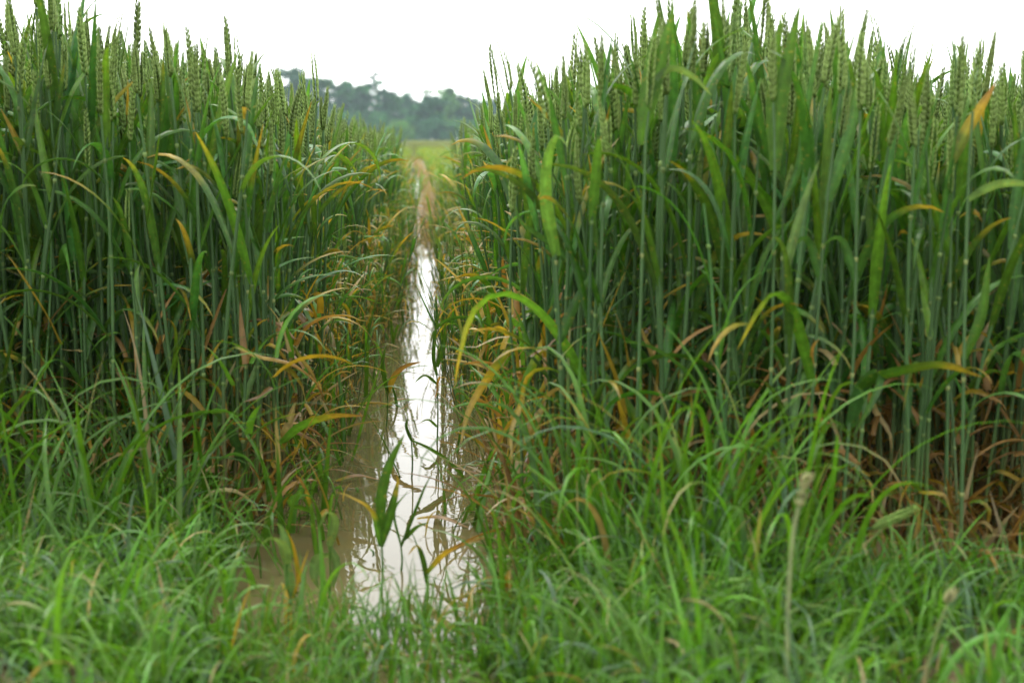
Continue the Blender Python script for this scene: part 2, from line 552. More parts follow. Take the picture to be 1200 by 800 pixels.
fill(P, rng.uniform(0.24, 0.42, len(P)), LOW, 0.06, (1.6, 1.45, 1.1))
P = thin(22, 42, 60, 4.5)
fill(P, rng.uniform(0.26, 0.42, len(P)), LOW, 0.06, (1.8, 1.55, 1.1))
wheat = mass.obj('wheat', [M_STEM, M_LEAF, M_EAR])
tag(wheat, 'dense mass of green wheat filling the field behind the front rows', 'wheat', kind='stuff')

# ------------------------------------------------------------------ individual wheat plants
def hi_meshes(i):
    (stem, leaves, ear) = HI[i][1]
    return (stem.mesh('stem', M_STEM), [l.mesh('leaf', M_LEAF) for l in leaves], ear.mesh('ear', M_EAR))
cache = {}


def link_part(name, me, parent, mw=None):
    o = bpy.data.objects.new(name, me)
    C.objects.link(o)
    o.parent = parent
    return o


POSE_WORDS = {'upright': 'upright flag leaf', 'arched': 'arching flag leaf', 'drooping': 'hanging flag leaf'}
COND_WORDS = {'green': 'green', 'tipped': 'yellow-tipped', 'dying': 'yellowing'}
for i in indiv:
    vi = int(var_n[i])
    pose, cond = HI[vi][0]
    if vi not in cache:
        cache[vi] = hi_meshes(vi)
    st, lv, er = cache[vi]
    root = empty('wheat_plant', (near[i, 0], near[i, 1], 0))
    s = h_n[i] / 0.72
    root.scale = (s, s, s)
    root.rotation_euler = (Matrix.Rotation(float(lean_x[i]), 3, 'Y') @ Matrix.Rotation(-float(lean_y[i]), 3, 'X') @ Matrix.Rotation(float(rz_n[i]), 3, 'Z')).to_euler()
    link_part('stem', st, root)
    for l in lv:
        link_part('leaf', l, root)
    link_part('ear', er, root)
    tall_side = near[i, 0] > 0
    at_track = e_n[i] < 0.10 and f_n[i] > 0.12
    stand = 'nearer darker stand' if tall_side else 'stand behind tall grass'
    place = ('flooded track edge of ' if at_track else 'front row of ') + stand
    size = 'short' if late[i] else 'tall'
    tag(root, f'{size} {COND_WORDS[cond]} wheat, {POSE_WORDS[pose]}, {place}', 'wheat plant', 'wheat plants at the ' + place)

# ------------------------------------------------------------------ plants of their own shape
def smooth_path(pts, n):
    """Catmull-Rom through the points, resampled by length"""
    p = np.asarray(pts, float)
    p = np.concatenate([[2 * p[0] - p[1]], p, [2 * p[-1] - p[-2]]])
    out = []
    for k in range(1, len(p) - 2):
        t = np.linspace(0, 1, 12, endpoint=False)[:, None]
        a, b, c, d = p[k - 1], p[k], p[k + 1], p[k + 2]
        out.append(0.5 * ((2 * b) + (-a + c) * t + (2 * a - 5 * b + 4 * c - d) * t ** 2 + (-a + 3 * b - 3 * c + d) * t ** 3))
    out = np.concatenate(out + [p[-2:-1]])
    l = np.concatenate([[0], np.cumsum(np.linalg.norm(np.diff(out, axis=0), axis=1))])
    s = np.linspace(0, l[-1], n)
    return np.stack([np.interp(s, l, out[:, k]) for k in range(3)], 1)


def blade_along(pts, W, col, age, r, face=0.5, twist=0.4, kind='wheat', nseg=16, spots=0.0):
    P = smooth_path(pts, nseg + 1)
    s = np.linspace(0, 1, nseg + 1)
    T = np.gradient(P, axis=0); T /= np.linalg.norm(T, axis=1, keepdims=True)
    view = P - np.array([0, 0, CAM_H]); view /= np.linalg.norm(view, axis=1, keepdims=True)
    a = np.cross(T, np.broadcast_to(np.array([0.15, 0.35, 1.0]), T.shape)) * (1 - face) + np.cross(T, np.array([0.1, 1.0, 0.2])) * face
    a /= np.linalg.norm(a, axis=1, keepdims=True) + 1e-6
    for k in range(1, len(a)):
        if a[k] @ a[k - 1] < 0:
            a[k] *= -1
    n = np.cross(a, T)
    tw = (twist * s)[:, None]
    g = Geo()
    cols = leaf_cols(s, col, age, r)
    if spots:
        f = np.clip(r.normal(0, 1, len(s)) * spots, 0, 0.8)
        cols = lerp(cols, YELLOW * 0.9, f)
    g.add(*strip(P, width_profile(s, W, kind), a * np.cos(tw) + n * np.sin(tw), 5, 0.3, cols))
    return g


def local(g, o):
    """geometry given in world coordinates moved under the empty o"""
    g2 = Geo()
    v, c, q, t = g.arrays()
    g2.add(v - np.array(o.location), c, q, t)
    return g2


def hero(label, stem_px, d, blades, ear=True, group=None, name='wheat_plant', cat='wheat plant', r_seed=0, stem_r=0.0027, dend=None):
    """a plant with its own stem line and blades: pixels of the photo at a true distance"""
    r = np.random.default_rng(500 + r_seed)
    pts = [at(x, y, d if k == 0 or dend is None else dend) for k, (x, y) in enumerate(stem_px)]
    base = pts[0].copy()
    if base[2] > 0.01:
        pts = [np.array([base[0], base[1], 0.0])] + pts
    pts[0][2] = 0.0
    root = empty(name, pts[0])
    P = smooth_path(pts, 18)
    g = Geo()
    z = P[:, 2]
    cols = lerp(np.repeat((STEMC * 0.95)[None], 18, 0), TAN * 0.5, np.clip(1 - z / 0.15, 0, 1) * 0.6)
    R = stem_r * np.linspace(1.05, 0.62, 18)
    g.add(*tube(P, R, cols, 7))
    for k in (4, 8, 12):
        c0 = P[k]; t = P[k + 1] - P[k]; t /= np.linalg.norm(t)
        g.add(*tube([c0 - t * 0.004, c0 - t * 0.0015, c0 + t * 0.0015, c0 + t * 0.004], np.array([0.8, 1.3, 1.3, 0.8]) * R[k], np.repeat(np.array([[0.24, 0.28, 0.10]]), 4, 0), 7))
    local(g, root).obj('stem', M_STEM, root)
    for b in blades:
        pp = [at(x, y, b.get('d', d) + dd) for (x, y), dd in zip(b['p'], b.get('dd', [0] * len(b['p'])))]
        bl = blade_along(pp, b.get('w', 0.016), np.array(b.get('c', GREEN)), b.get('age', 0), r, b.get('face', 0.6), b.get('tw', 0.3), spots=b.get('spots', 0))
        o = local(bl, root).obj('leaf', M_LEAF, root)
        if b.get('l'):
            o['label'] = b['l']
    if ear:
        t = P[-1] - P[-3]
        local(ear_geo(P[-1], t, 0.09, r, 0), root).obj('ear', M_EAR, root)
    tag(root, label, cat, group)
    return root


PALE = np.array([0.13, 0.235, 0.085])
hero('wheat plant leaning over the water with a long leaf arched like a hoop', [(712, 640), (705, 500), (690, 330), (680, 240)], 2.0,
     [dict(p=[(706, 500), (668, 415), (628, 362), (588, 344), (556, 364), (540, 410), (533, 452)], w=0.017, age=0.30, c=GREEN * 1.5, dd=[0, -.03, -.06, -.08, -.09, -.1, -.1], l='long arched leaf with an orange tip'),
      dict(p=[(700, 430), (745, 490), (790, 545), (822, 600)], w=0.018, age=0.3, c=GREEN * 1.1, spots=0.5, dd=[0, -.05, -.09, -.12], l='leaf blotched yellow'),
      dict(p=[(690, 330), (650, 290), (612, 262), (604, 240)], w=0.014, c=BLUEGREEN)], r_seed=1)
hero('thick pale stemmed wheat plant with a folded leaf hanging yellow tip down', [(942, 640), (955, 420), (968, 250), (985, 110)], 1.80,
     [dict(p=[(952, 450), (940, 400), (925, 357), (908, 344), (888, 366), (864, 410)], w=0.016, age=0.22, c=GREEN * 1.35, dd=[0, -.02, -.05, -.07, -.08, -.08], l='folded leaf with a yellow tip'),
      dict(p=[(963, 330), (945, 280), (920, 300)], w=0.013, c=BLUEGREEN),
      dict(p=[(970, 235), (985, 190), (1000, 140), (1003, 100)], w=0.017, c=BLUEGREEN)], r_seed=2)
hero('wheat plant with a broad horizontal leaf browned along its edge, low in the stand', [(985, 640), (1000, 420), (1004, 250), (1008, 130)], 1.78,
     [dict(p=[(998, 470), (1020, 446), (1060, 434), (1105, 428), (1152, 442)], w=0.017, age=0.38, c=GREEN * 0.9, dd=[0, -.03, -.05, -.06, -.05], face=0.5, l='horizontal leaf with a browned tip'),
      dict(p=[(996, 500), (1012, 452), (1032, 438), (1022, 470), (1000, 510)], w=0.02, c=BLUEGREEN * 0.8, dd=[0, -.02, -.04, -.06, -.07]),
      dict(p=[(1004, 330), (985, 280), (960, 290)], w=0.012, c=BLUEGREEN)], r_seed=3)
hero('wheat plant whose flag leaf has turned bright yellow, against the sky', [(1108, 640), (1112, 380), (1117, 180)], 1.82,
     [dict(p=[(1116, 190), (1132, 155), (1150, 125), (1167, 97)], w=0.017, age=0.62, c=np.array([0.12, 0.17, 0.03]), face=0.8, l='bright yellow flag leaf'),
      dict(p=[(1114, 300), (1095, 240), (1085, 190)], w=0.015, c=GREEN)], ear=False, r_seed=4)
hero('wheat plant with a bright green leaf curling forward at its tip', [(664, 640), (656, 400), (648, 240), (642, 150)], 1.95,
     [dict(p=[(652, 300), (640, 240), (641, 190), (652, 160), (664, 170)], w=0.019, c=GREEN * 1.5 + 0.03, face=0.7, tw=0.5, dd=[0, -.03, -.06, -.09, -.11], l='bright green curled leaf'),
      dict(p=[(656, 400), (672, 360), (694, 318)], w=0.015, c=BLUEGREEN)], r_seed=5)
hero('wheat plant with a pale leaf stretching sideways past the photo edge', [(1126, 640), (1130, 400), (1134, 235), (1140, 130)], 1.74,
     [dict(p=[(1134, 235), (1155, 222), (1180, 215), (1215, 217)], w=0.016, c=PALE, face=0.4),
      dict(p=[(1130, 420), (1150, 370), (1160, 300)], w=0.014, c=GREEN)], r_seed=6)
hero('wheat plant with two broad flag leaves crossing below the sky', [(742, 640), (750, 380), (757, 160), (760, 130)], 1.84,
     [dict(p=[(754, 150), (765, 105), (778, 55), (790, 5)], w=0.020, c=GREEN * 1.1, face=0.95),
      dict(p=[(752, 170), (756, 120), (764, 62), (772, 12)], w=0.018, c=GREEN * 1.2, face=0.9, d=1.87),
      dict(p=[(757, 120), (782, 82), (812, 90), (834, 112)], w=0.013, c=PALE * 0.9, face=0.3)], r_seed=7)
hero('wheat plant with two overlapping blades taller than the ears beside it', [(898, 640), (905, 380), (908, 190), (906, 120)], 1.80,
     [dict(p=[(908, 200), (912, 140), (922, 75), (938, 3)], w=0.021, c=GREEN * 0.95, face=0.95),
      dict(p=[(906, 180), (906, 110), (910, 60), (915, 20)], w=0.018, c=GREEN * 1.05, face=0.9, d=1.83),
      dict(p=[(908, 260), (935, 200), (945, 130), (965, 15)], w=0.010, c=BLUEGREEN, face=0.7, d=1.9)], r_seed=8)
hero('wheat plant with two orange leaves beside the tall grass', [(66, 600), (60, 400), (52, 250), (48, 120)], 2.42,
     [dict(p=[(58, 400), (50, 372), (40, 345), (28, 316)], w=0.014, age=0.95, c=GREEN, face=0.9),
      dict(p=[(62, 345), (64, 310), (63, 258)], w=0.014, age=0.75, c=GREEN * 1.4, face=0.9)], r_seed=9)
hero('wheat plant with a yellow leaf reaching across the muddy water', [(330, 640), (328, 540), (322, 400), (318, 250)], 2.32,
     [dict(p=[(329, 520), (352, 500), (388, 488), (428, 487)], w=0.017, age=0.55, c=GREEN * 2.2, face=0.4, dd=[0, -.02, -.05, -.06]),
      dict(p=[(329, 525), (340, 490), (346, 470)], w=0.016, age=1.1, c=GREEN, face=0.9)], r_seed=10)
hero('wheat plant with a broad dark blue-green leaf bent over at its base', [(286, 640), (284, 540), (290, 380), (292, 230)], 2.26,
     [dict(p=[(284, 550), (272, 510), (252, 484), (230, 488), (208, 520)], w=0.018, c=BLUEGREEN * 0.75, dd=[0, -.03, -.05, -.07, -.08], face=0.5),
      dict(p=[(286, 470), (300, 430), (306, 410)], w=0.010, c=PALE)], r_seed=11)
hero('wheat plant with a yellow blade curling beside the water, orange below', [(612, 640), (610, 500), (598, 380), (600, 250)], 2.1,
     [dict(p=[(608, 540), (618, 510), (634, 482), (640, 470)], w=0.018, age=0.9, c=GREEN, face=0.9),
      dict(p=[(606, 470), (628, 420), (648, 380), (668, 362)], w=0.013, age=0.6, c=GREEN * 1.5, face=0.7),
      dict(p=[(604, 400), (574, 440), (550, 480), (540, 520)], w=0.014, age=0.85, c=GREEN * 1.3, face=0.6)], r_seed=12)
# standing water plants
def sprig(label, base_px, blades, seed, cat='wheat shoot', r0=0.0016):
    b = on_ground(*base_px)
    d = b[1]
    root = empty('wheat_shoot', b)
    r = np.random.default_rng(900 + seed)
    g = Geo()
    x, y = base_px
    tp = at(*blades[0]['p'][0], d)
    P = smooth_path([b, (b + tp) / 2 + np.array([0.002, 0, 0]), tp], 7)
    P[:, 2] = np.linspace(-0.01, P[-1, 2], 7)
    g.add(*tube(P, np.linspace(r0 * 1.2, r0 * 0.8, 7), np.repeat((GREEN * 0.9)[None], 7, 0), 6))
    local(g, root).obj('stem', M_STEM, root)
    for bb in blades:
        pp = [at(px_, py_, d + dd) for (px_, py_), dd in zip(bb['p'], bb.get('dd', [0] * 9))]
        o = local(blade_along(pp, bb.get('w', 0.011), np.array(bb.get('c', GREEN)), bb.get('age', 0), r, bb.get('face', 0.5), bb.get('tw', 0.3)), root).obj('leaf', M_LEAF, root)
    tag(root, label, cat, 'wheat shoots standing in the water')


DK = GREEN * 0.75
sprig('dark young wheat shoot standing alone in the bright water', (447, 694),
      [dict(p=[(446, 620), (447, 580), (456, 545), (474, 508)], w=0.015, c=DK), dict(p=[(446, 640), (458, 600), (466, 565), (464, 556)], w=0.012, c=DK, age=0.3),
       dict(p=[(446, 640), (436, 600), (410, 582), (392, 576)], w=0.010, age=0.7, c=GREEN * 1.4)], 1)
sprig('thin forked shoot with a small drooping leaf in the bright water', (469, 668),
      [dict(p=[(470, 640), (484, 605), (498, 570), (506, 556)], w=0.005, c=DK), dict(p=[(472, 634), (488, 618), (503, 612)], w=0.009, c=DK, face=0.3), dict(p=[(470, 640), (462, 600), (478, 575)], w=0.004, c=DK)], 2)
sprig('pale leaved shoot bent over the brown water', (336, 730),
      [dict(p=[(336, 660), (332, 640), (318, 630), (304, 640)], w=0.016, c=PALE * 0.8, dd=[0, -.02, -.04, -.05]), dict(p=[(336, 660), (340, 690), (336, 720)], w=0.014, c=PALE * 0.9, age=0.2), dict(p=[(336, 650), (330, 620), (322, 612)], w=0.013, c=PALE)], 3)
sprig('shoot with a short upright blade and a yellow leaf in the brown water', (368, 640),
      [dict(p=[(366, 600), (352, 595), (340, 590), (362, 568)], w=0.014, c=GREEN * 1.3), dict(p=[(366, 600), (358, 575), (350, 560), (340, 552)], w=0.008, age=0.9, c=GREEN)], 4)
sprig('low shoot with two hanging grey-green leaves over the brown water', (385, 700),
      [dict(p=[(386, 640), (392, 610), (384, 600), (374, 618)], w=0.013, c=PALE * 0.7, dd=[0, -.02, -.04, -.05]), dict(p=[(386, 650), (372, 655), (368, 675), (374, 690)], w=0.016, c=PALE * 0.8), dict(p=[(386, 640), (394, 660), (390, 690)], w=0.012, c=PALE * 0.7)], 5)
sprig('dark twig-like shoots with drooping leaves where the water narrows', (512, 520),
      [dict(p=[(512, 440), (508, 420), (510, 390), (516, 362)], w=0.008, c=DK), dict(p=[(512, 450), (498, 440), (486, 448)], w=0.009, c=DK), dict(p=[(512, 430), (520, 400), (522, 370)], w=0.011, c=DK, age=0.3), dict(p=[(512, 500), (502, 492), (492, 495)], w=0.008, c=DK * 1.2)], 6)
sprig('shoot with an orange leaf leaning over the narrow bright water', (452, 500),
      [dict(p=[(454, 460), (464, 438), (478, 428), (494, 424)], w=0.013, age=1.0, c=GREEN), dict(p=[(454, 460), (448, 430), (452, 405)], w=0.010, c=DK)], 7)
sprig('shoot with a dark blade slanting down to the water surface', (482, 560),
      [dict(p=[(482, 516), (505, 527), (530, 545), (556, 574)], w=0.014, c=DK * 1.3, face=0.2), dict(p=[(482, 516), (476, 500), (478, 490)], w=0.008, c=DK)], 8)
sprig('broken shoot trailing a yellow-brown leaf along the water', (500, 690),
      [dict(p=[(500, 672), (520, 650), (545, 636), (566, 630)], w=0.013, age=0.9, c=GREEN * 1.3, face=0.2), dict(p=[(500, 672), (490, 640), (478, 650)], w=0.008, c=DK, age=0.4)], 9)

# floating dead leaves
for k, (x, y, a, L, ag, lab) in enumerate([(470, 372, 0.3, .09, 1.1, 'brown leaf lying on the water where it narrows'), (455, 405, -0.2, .07, 0.6, 'pale leaf floating across the bright strip of water'),
                                            (470, 470, 0.9, .10, 1.2, 'tan dead leaf floating at the bright water edge'), (420, 560, 0.2, .08, 1.2, 'curled tan leaf afloat on the brown water'),
                                            (385, 600, 1.2, .07, 1.0, 'small brown leaf afloat beside the wheat shoots'), (520, 610, -0.6, .10, 1.2, 'brown dead leaf floating beside the darker stand'),
                                            (455, 735, 0.1, .14, 0.3, 'long green leaf lying on the water nearest the camera'), (430, 760, -0.3, .12, 0.6, 'yellowish leaf half sunk among the front grass')]):
    b = on_ground(x, y, 0.006)
    r = np.random.default_rng(40 + k)
    t = np.linspace(-0.5, 0.5, 6) * L
    pts = np.stack([b[0] + t * math.cos(a), b[1] + t * math.sin(a), 0.006 + 0.006 * np.cos(np.linspace(-2, 2.6, 6))], 1)
    P = smooth_path(pts, 13); s = np.linspace(0, 1, 13)
    g = Geo()
    g.add(*strip(P, width_profile(s, 0.011), np.repeat(np.array([[-math.sin(a), math.cos(a), 0.25]]), 13, 0), 5, 0.3, leaf_cols(s, GREEN * 1.1, ag, r)))
    o = bpy.data.objects.new('floating_leaf', g.mesh('floating_leaf', M_LEAF)); C.objects.link(o)
    tag(o, lab, 'leaf', 'leaves floating in the track')

# ------------------------------------------------------------------ grass
def ground_z(x, y):
    x = np.asarray(x, float); y = np.asarray(y, float)
    e = np.abs(x - track_x(y))
    bed = -0.05 * np.exp(-(e / 0.17) ** 2) * np.clip((9.5 - y) / 1.5, 0, 1)
    bank = 0.05 * np.clip((1.95 - y + 0.25 * np.clip(np.abs(x + 0.02) - 0.15, 0, 0.5)) / 0.5, 0, 1) * np.clip((np.abs(x + 0.03) - 0.06) / 0.2, 0, 1)
    rise = 0.035 * np.clip((y - 7.5) / 2.5, 0, 1)
    n = 0.008 * np.sin(x * 7.3 + 1.7 * np.sin(y * 3.1)) * np.cos(y * 5.7 + x * 2) + 0.004 * np.sin(x * 23) * np.sin(y * 19)
    return -0.012 + bed + bank + rise + n


def grass_blades(x, y, L, W, base, seed, nseg=8, droop=1.0, z0=None, pr=(1.3, 2.4)):
    r = np.random.default_rng(seed)
    n = len(x)
    s = np.linspace(0, 1, nseg + 1)[None]
    th0 = r.uniform(0.03, 0.45, (n, 1)); k = r.uniform(0.2, 2.3, (n, 1)) * droop; p = r.uniform(*pr, (n, 1))
    th = th0 + k * s ** p
    ph = r.uniform(0, 2 * PI, (n, 1)) + r.uniform(-0.7, 0.7, (n, 1)) * s
    T = np.stack([np.sin(th) * np.cos(ph), np.sin(th) * np.sin(ph), np.cos(th)], -1)
    step = np.concatenate([np.zeros((n, 1, 3)), np.cumsum((T[:, 1:] + T[:, :-1]) / 2, 1)], 1) * (L / nseg)[:, None, None]
    z = ground_z(x, y) if z0 is None else z0
    P = np.stack([x, y, z], -1)[:, None] + step
    P[..., 2] = np.maximum(P[..., 2], z[:, None] + 0.004)
    w = np.stack([-np.sin(ph), np.cos(ph), 0 * ph], -1)
    nn = np.cross(w, T)
    tw = (r.uniform(-1.2, 1.2, (n, 1)) * s)[..., None]
    side = w * np.cos(tw) + nn * np.sin(tw)
    nor = np.cross(side, T)
    wd = (W[:, None] * 0.5 * np.clip(1 - s ** 2.0, 0, 1) ** 0.9 + 0.0002)[..., None]
    V = np.stack([P - side * wd + nor * wd * 0.3, P - nor * wd * 0.1, P + side * wd + nor * wd * 0.3], 2)
    c = base[:, None, None, :] * np.array([1.0, 1.12, 1.0])[None, None, :, None]
    tip = r.random((n, 1, 1, 1)) < 0.08
    f = np.where(tip, np.clip((s - 0.65) / 0.3, 0, 1)[..., None, None], 0)
    c = c * (1 - f) + (TAN * 0.9) * f
    c = np.broadcast_to(c, V.shape)
    m = (nseg + 1) * 3
    i, j = np.meshgrid(np.arange(nseg), np.arange(2), indexing='ij')
    a = (i * 3 + j).ravel()
    q = np.stack([a, a + 1, a + 4, a + 3], 1)
    q = (q[None] + (np.arange(n) * m)[:, None, None]).reshape(-1, 4)
    return V.reshape(-1, 3), c.reshape(-1, 3), q


def grass_cover(x, y):
    """blades per place (0..1) and their length"""
    left = x < -0.06
    gap_l = np.interp(y, [0.9, 1.3, 1.55, 1.78, 2.3], [-0.09, -0.11, -0.165, -0.27, -0.29])
    gap_r = np.interp(y, [0.9, 1.3, 1.55, 1.8, 2.1], [-0.06, -0.045, -0.005, 0.045, 0.12])
    dl, dr = gap_l - x, x - gap_r
    c = np.where(left, np.clip(dl / 0.06, 0, 1), np.clip(dr / 0.06, 0, 1))
    back = np.where(left, front_left(x) + 0.10, front_right(x) - 0.02)
    c *= np.clip((back - y) / 0.15, 0, 1)
    hl = np.interp(y, [0.9, 1.4, 1.8, 2.1, 2.5], [0.085, 0.12, 0.13, 0.135, 0.15])
    hr = np.interp(x, [0, 0.15, 0.25, 0.36, 0.46, 0.7], [0.11, 0.13, 0.165, 0.155, 0.115, 0.10]) * np.interp(y, [0.9, 1.3, 1.6, 1.9], [0.62, 0.8, 1.0, 1.05])
    return c, np.where(left, hl, hr)


def grass_colour(n, r):
    b = np.repeat(GRASSC[None], n, 0) * r.uniform(0.65, 1.3, (n, 1)) * (1 + r.normal(0, 0.06, (n, 3)))
    u = r.random((n, 1))
    b = np.where(u < 0.12, np.array([[0.06, 0.13, 0.055]]) * r.uniform(0.8, 1.3, (n, 1)), b)
    b = np.where(u > 0.985, TAN[None] * r.uniform(0.5, 0.9, (n, 1)), b)
    return b


grass_g = Geo()
r = np.random.default_rng(21)
nt_ = 2000                                                     # tufts
tx = r.uniform(-1.3, 1.6, nt_ * 2); ty = r.uniform(0.85, 2.6, nt_ * 2)
cov, hh = grass_cover(tx, ty)
k = r.random(len(tx)) < cov
tx, ty, hh = tx[k], ty[k], hh[k]
nb = 11
bx = np.repeat(tx, nb) + r.normal(0, 0.012, len(tx) * nb)
by = np.repeat(ty, nb) + r.normal(0, 0.012, len(tx) * nb)
bl = np.repeat(hh * r.uniform(0.7, 1.25, len(tx)), nb) * r.uniform(0.5, 1.25, len(tx) * nb)
tc = np.repeat(r.normal(1, 0.22, (len(tx), 1)), nb, 0)
grass_g.add(*grass_blades(bx, by, bl, r.uniform(0.0026, 0.0066, len(bx)), grass_colour(len(bx), r) * tc, 22, droop=1.25))
# wisps at the water's edge and standing in the shallow end
n = 800
wx = r.normal(-0.08, 0.08, n); wy = r.uniform(1.15, 1.72, n)
grass_g.add(*grass_blades(wx, wy, r.uniform(0.04, 0.13, n), r.uniform(0.002, 0.004, n), grass_colour(n, r), 23, z0=np.full(n, -0.004), droop=1.2))
# taller broad blades among the wheat of the grassy side and thinly in front of the other
n = 420
gx = r.uniform(-1.3, -0.33, n); gy = front_left(gx) + r.uniform(-0.45, 0.2, n)
grass_g.add(*grass_blades(gx, gy, r.uniform(0.18, 0.46, n), r.uniform(0.006, 0.011, n), grass_colour(n, r) * 0.75, 24, nseg=11, droop=1.0))
n = 150
gx = np.clip(r.choice([0.2, 0.245, 0.27, 0.31, 0.34, 0.39, 0.47], n) + r.normal(0, 0.022, n), 0.12, 0.7); gy = front_right(gx) - r.uniform(0.02, 0.28, n)
grass_g.add(*grass_blades(gx, gy, r.uniform(0.24, 0.46, n), r.uniform(0.005, 0.010, n), grass_colour(n, r) * 1.1, 25, nseg=13, droop=1.5, pr=(2.0, 3.6)))
n = 520                                        # long arching blades standing out of the grass
gx = np.where(r.random(n) < 0.5, r.uniform(-1.1, -0.2, n), r.uniform(0.08, 1.1, n)); gy = r.uniform(1.15, 1.9, n)
c_, h_ = grass_cover(gx, gy)
kk = c_ > 0.5
gx, gy, h_ = gx[kk], gy[kk], h_[kk]
grass_g.add(*grass_blades(gx, gy, h_ * r.uniform(1.1, 1.8, len(gx)), r.uniform(0.005, 0.009, len(gx)), grass_colour(len(gx), r) * 1.15, 29, nseg=12, droop=1.35))
# dead brown leaves at the foot of the wheat
n = 1700
dx = np.where(r.random(n) < 0.65, r.uniform(0.12, 1.1, n), r.uniform(-1.1, -0.26, n))
dy = np.where(dx > 0, front_right(dx), front_left(dx)) + r.uniform(-0.06, 0.5, n)
dc = np.where(r.random((n, 1)) < 0.5, BROWN[None], TAN[None] * 0.8) * r.uniform(0.4, 1.1, (n, 1))
grass_g.add(*grass_blades(dx, dy, r.uniform(0.08, 0.26, n), r.uniform(0.005, 0.012, n), dc, 26, droop=0.9, pr=(0.4, 0.9)))
n = 1700
dy = r.uniform(2.1, 8.5, n); sd = r.random(n) < 0.5
dx = np.where(sd, edge_left(dy) - np.abs(r.normal(0, 0.06, n)) + 0.03, edge_right(dy) + np.abs(r.normal(0, 0.06, n)) - 0.03)
u_ = r.random((n, 1))
dc = np.where(u_ < 0.36, YELLOW[None], np.where(u_ < 0.52, BROWN[None], np.where(u_ < 0.64, TAN[None], GREEN[None] * 1.6))) * r.uniform(0.6, 1.15, (n, 1))
grass_g.add(*grass_blades(dx, dy, r.uniform(0.06, 0.17, n), r.uniform(0.006, 0.013, n), dc, 27, droop=1.0, pr=(0.4, 1.2), z0=np.clip(r.uniform(-0.05, 0.30, n), 0, 1)))
n = 560                                        # withered leaves hanging from the lower stems
dx = np.where(r.random(n) < 0.7, r.uniform(0.13, 1.1, n), r.uniform(-1.1, -0.24, n))
dy = np.where(dx > 0, front_right(dx), front_left(dx)) + r.uniform(0.0, 0.35, n)
dc = np.where(r.random((n, 1)) < 0.6, BROWN[None], np.where(r.random((n, 1)) < 0.5, YELLOW[None], TAN[None])) * r.uniform(0.5, 1.05, (n, 1))
grass_g.add(*grass_blades(dx, dy, r.uniform(0.07, 0.17, n), r.uniform(0.006, 0.012, n), dc, 32, droop=1.3, pr=(0.3, 0.8), z0=r.uniform(0.05, 0.30, n)))
# flattened straw on the muddy end of the track
n = 5200
dy = 7.4 + 34 * r.random(n) ** 1.5
dx = track_x(dy) + r.normal(0.01, 0.024, n) * (1 + dy * 0.012)
dc = np.where(r.random((n, 1)) < 0.8, TAN[None] * 0.75, BROWN[None] * 0.8) * r.uniform(0.5, 1.1, (n, 1))
grass_g.add(*grass_blades(dx, dy, r.uniform(0.04, 0.14, n), r.uniform(0.004, 0.012, n), dc, 28, nseg=4, droop=2.2))
n = 62                                         # young shoots in the brown pool and at its edge
dx = np.concatenate([r.uniform(-0.28, -0.12, 40), r.uniform(-0.02, 0.12, 22)]); dy = r.uniform(1.5, 2.3, n)
grass_g.add(*grass_blades(dx, dy, r.uniform(0.05, 0.19, n), r.uniform(0.004, 0.011, n), np.where(r.random((n, 1)) < 0.2, YELLOW[None] * 0.8, GREEN[None] * 1.5) * r.uniform(0.5, 1.3, (n, 1)), 33, nseg=10, droop=1.4, z0=np.full(n, -0.004), pr=(1.0, 3.0)))
# straw and broken stems afloat in the track
n = 150
dy = r.uniform(1.5, 7.5, n); dx = np.clip(track_x(dy) + r.normal(0, 0.10, n), edge_left(dy) - 0.02, edge_right(dy) + 0.02)
dc = np.where(r.random((n, 1)) < 0.5, TAN[None], GREEN[None] * 1.2) * r.uniform(0.4, 1.1, (n, 1))
grass_g.add(*grass_blades(dx, dy, r.uniform(0.02, 0.10, n), r.uniform(0.002, 0.006, n), dc, 30, nseg=5, droop=4.0, z0=np.full(n, 0.001), pr=(0.2, 0.5)))
n = 260                                        # green shoots and leaf ends standing in the shallow sides
dy = r.uniform(1.9, 6.0, n); sd = r.random(n) < 0.55
dx = np.where(sd, edge_left(dy) + np.abs(r.normal(0, 0.06, n)), edge_right(dy) - np.abs(r.normal(0, 0.045, n)))
grass_g.add(*grass_blades(dx, dy, r.uniform(0.08, 0.26, n), r.uniform(0.005, 0.011, n), GREEN * r.uniform(0.6, 1.7, (n, 1)), 31, nseg=9, droop=1.2, z0=np.full(n, -0.004)))
grass = grass_g.obj('grass', M_GRASS)
tag(grass, 'bright green grass with dead straw along the field edge', 'grass', kind='stuff')

# grass stalks with seed heads and the fallen ear
def stalk(label, base_px, d, path, head, col, seed, r0=0.0022):
    pts = [at(x, y, d) for x, y in path]
    b = pts[0].copy(); b[2] = float(ground_z(b[0], b[1]))
    root = empty('grass_stalk', b)
    P = smooth_path([b] + pts, 14)
    g = Geo(); g.add(*tube(P, np.linspace(r0, r0 * 0.6, 14), np.repeat(np.array(col)[None], 14, 0), 7))
    local(g, root).obj('stem', M_STEM, root)
    r = np.random.default_rng(seed)
    hg = Geo()
    t = P[-1] - P[-2]; t /= np.linalg.norm(t)
    for k in range(40):
        a = r.uniform(0, 2 * PI); s = r.random()
        o = np.array([math.cos(a), math.sin(a), 0.2])
        c0 = P[-1] + t * (s - 0.6) * head + o * 0.0015
        cc = np.repeat((np.array([0.33, 0.33, 0.15]) * r.uniform(0.7, 1.2))[None], 6, 0)
        hg.add(floret(c0, t + o * 0.55, o, 0.010, 0.0013), cc, None, OCT_T)
    local(hg, root).obj('seed_head', M_EAR, root)
    tag(root, label, 'grass stalk')


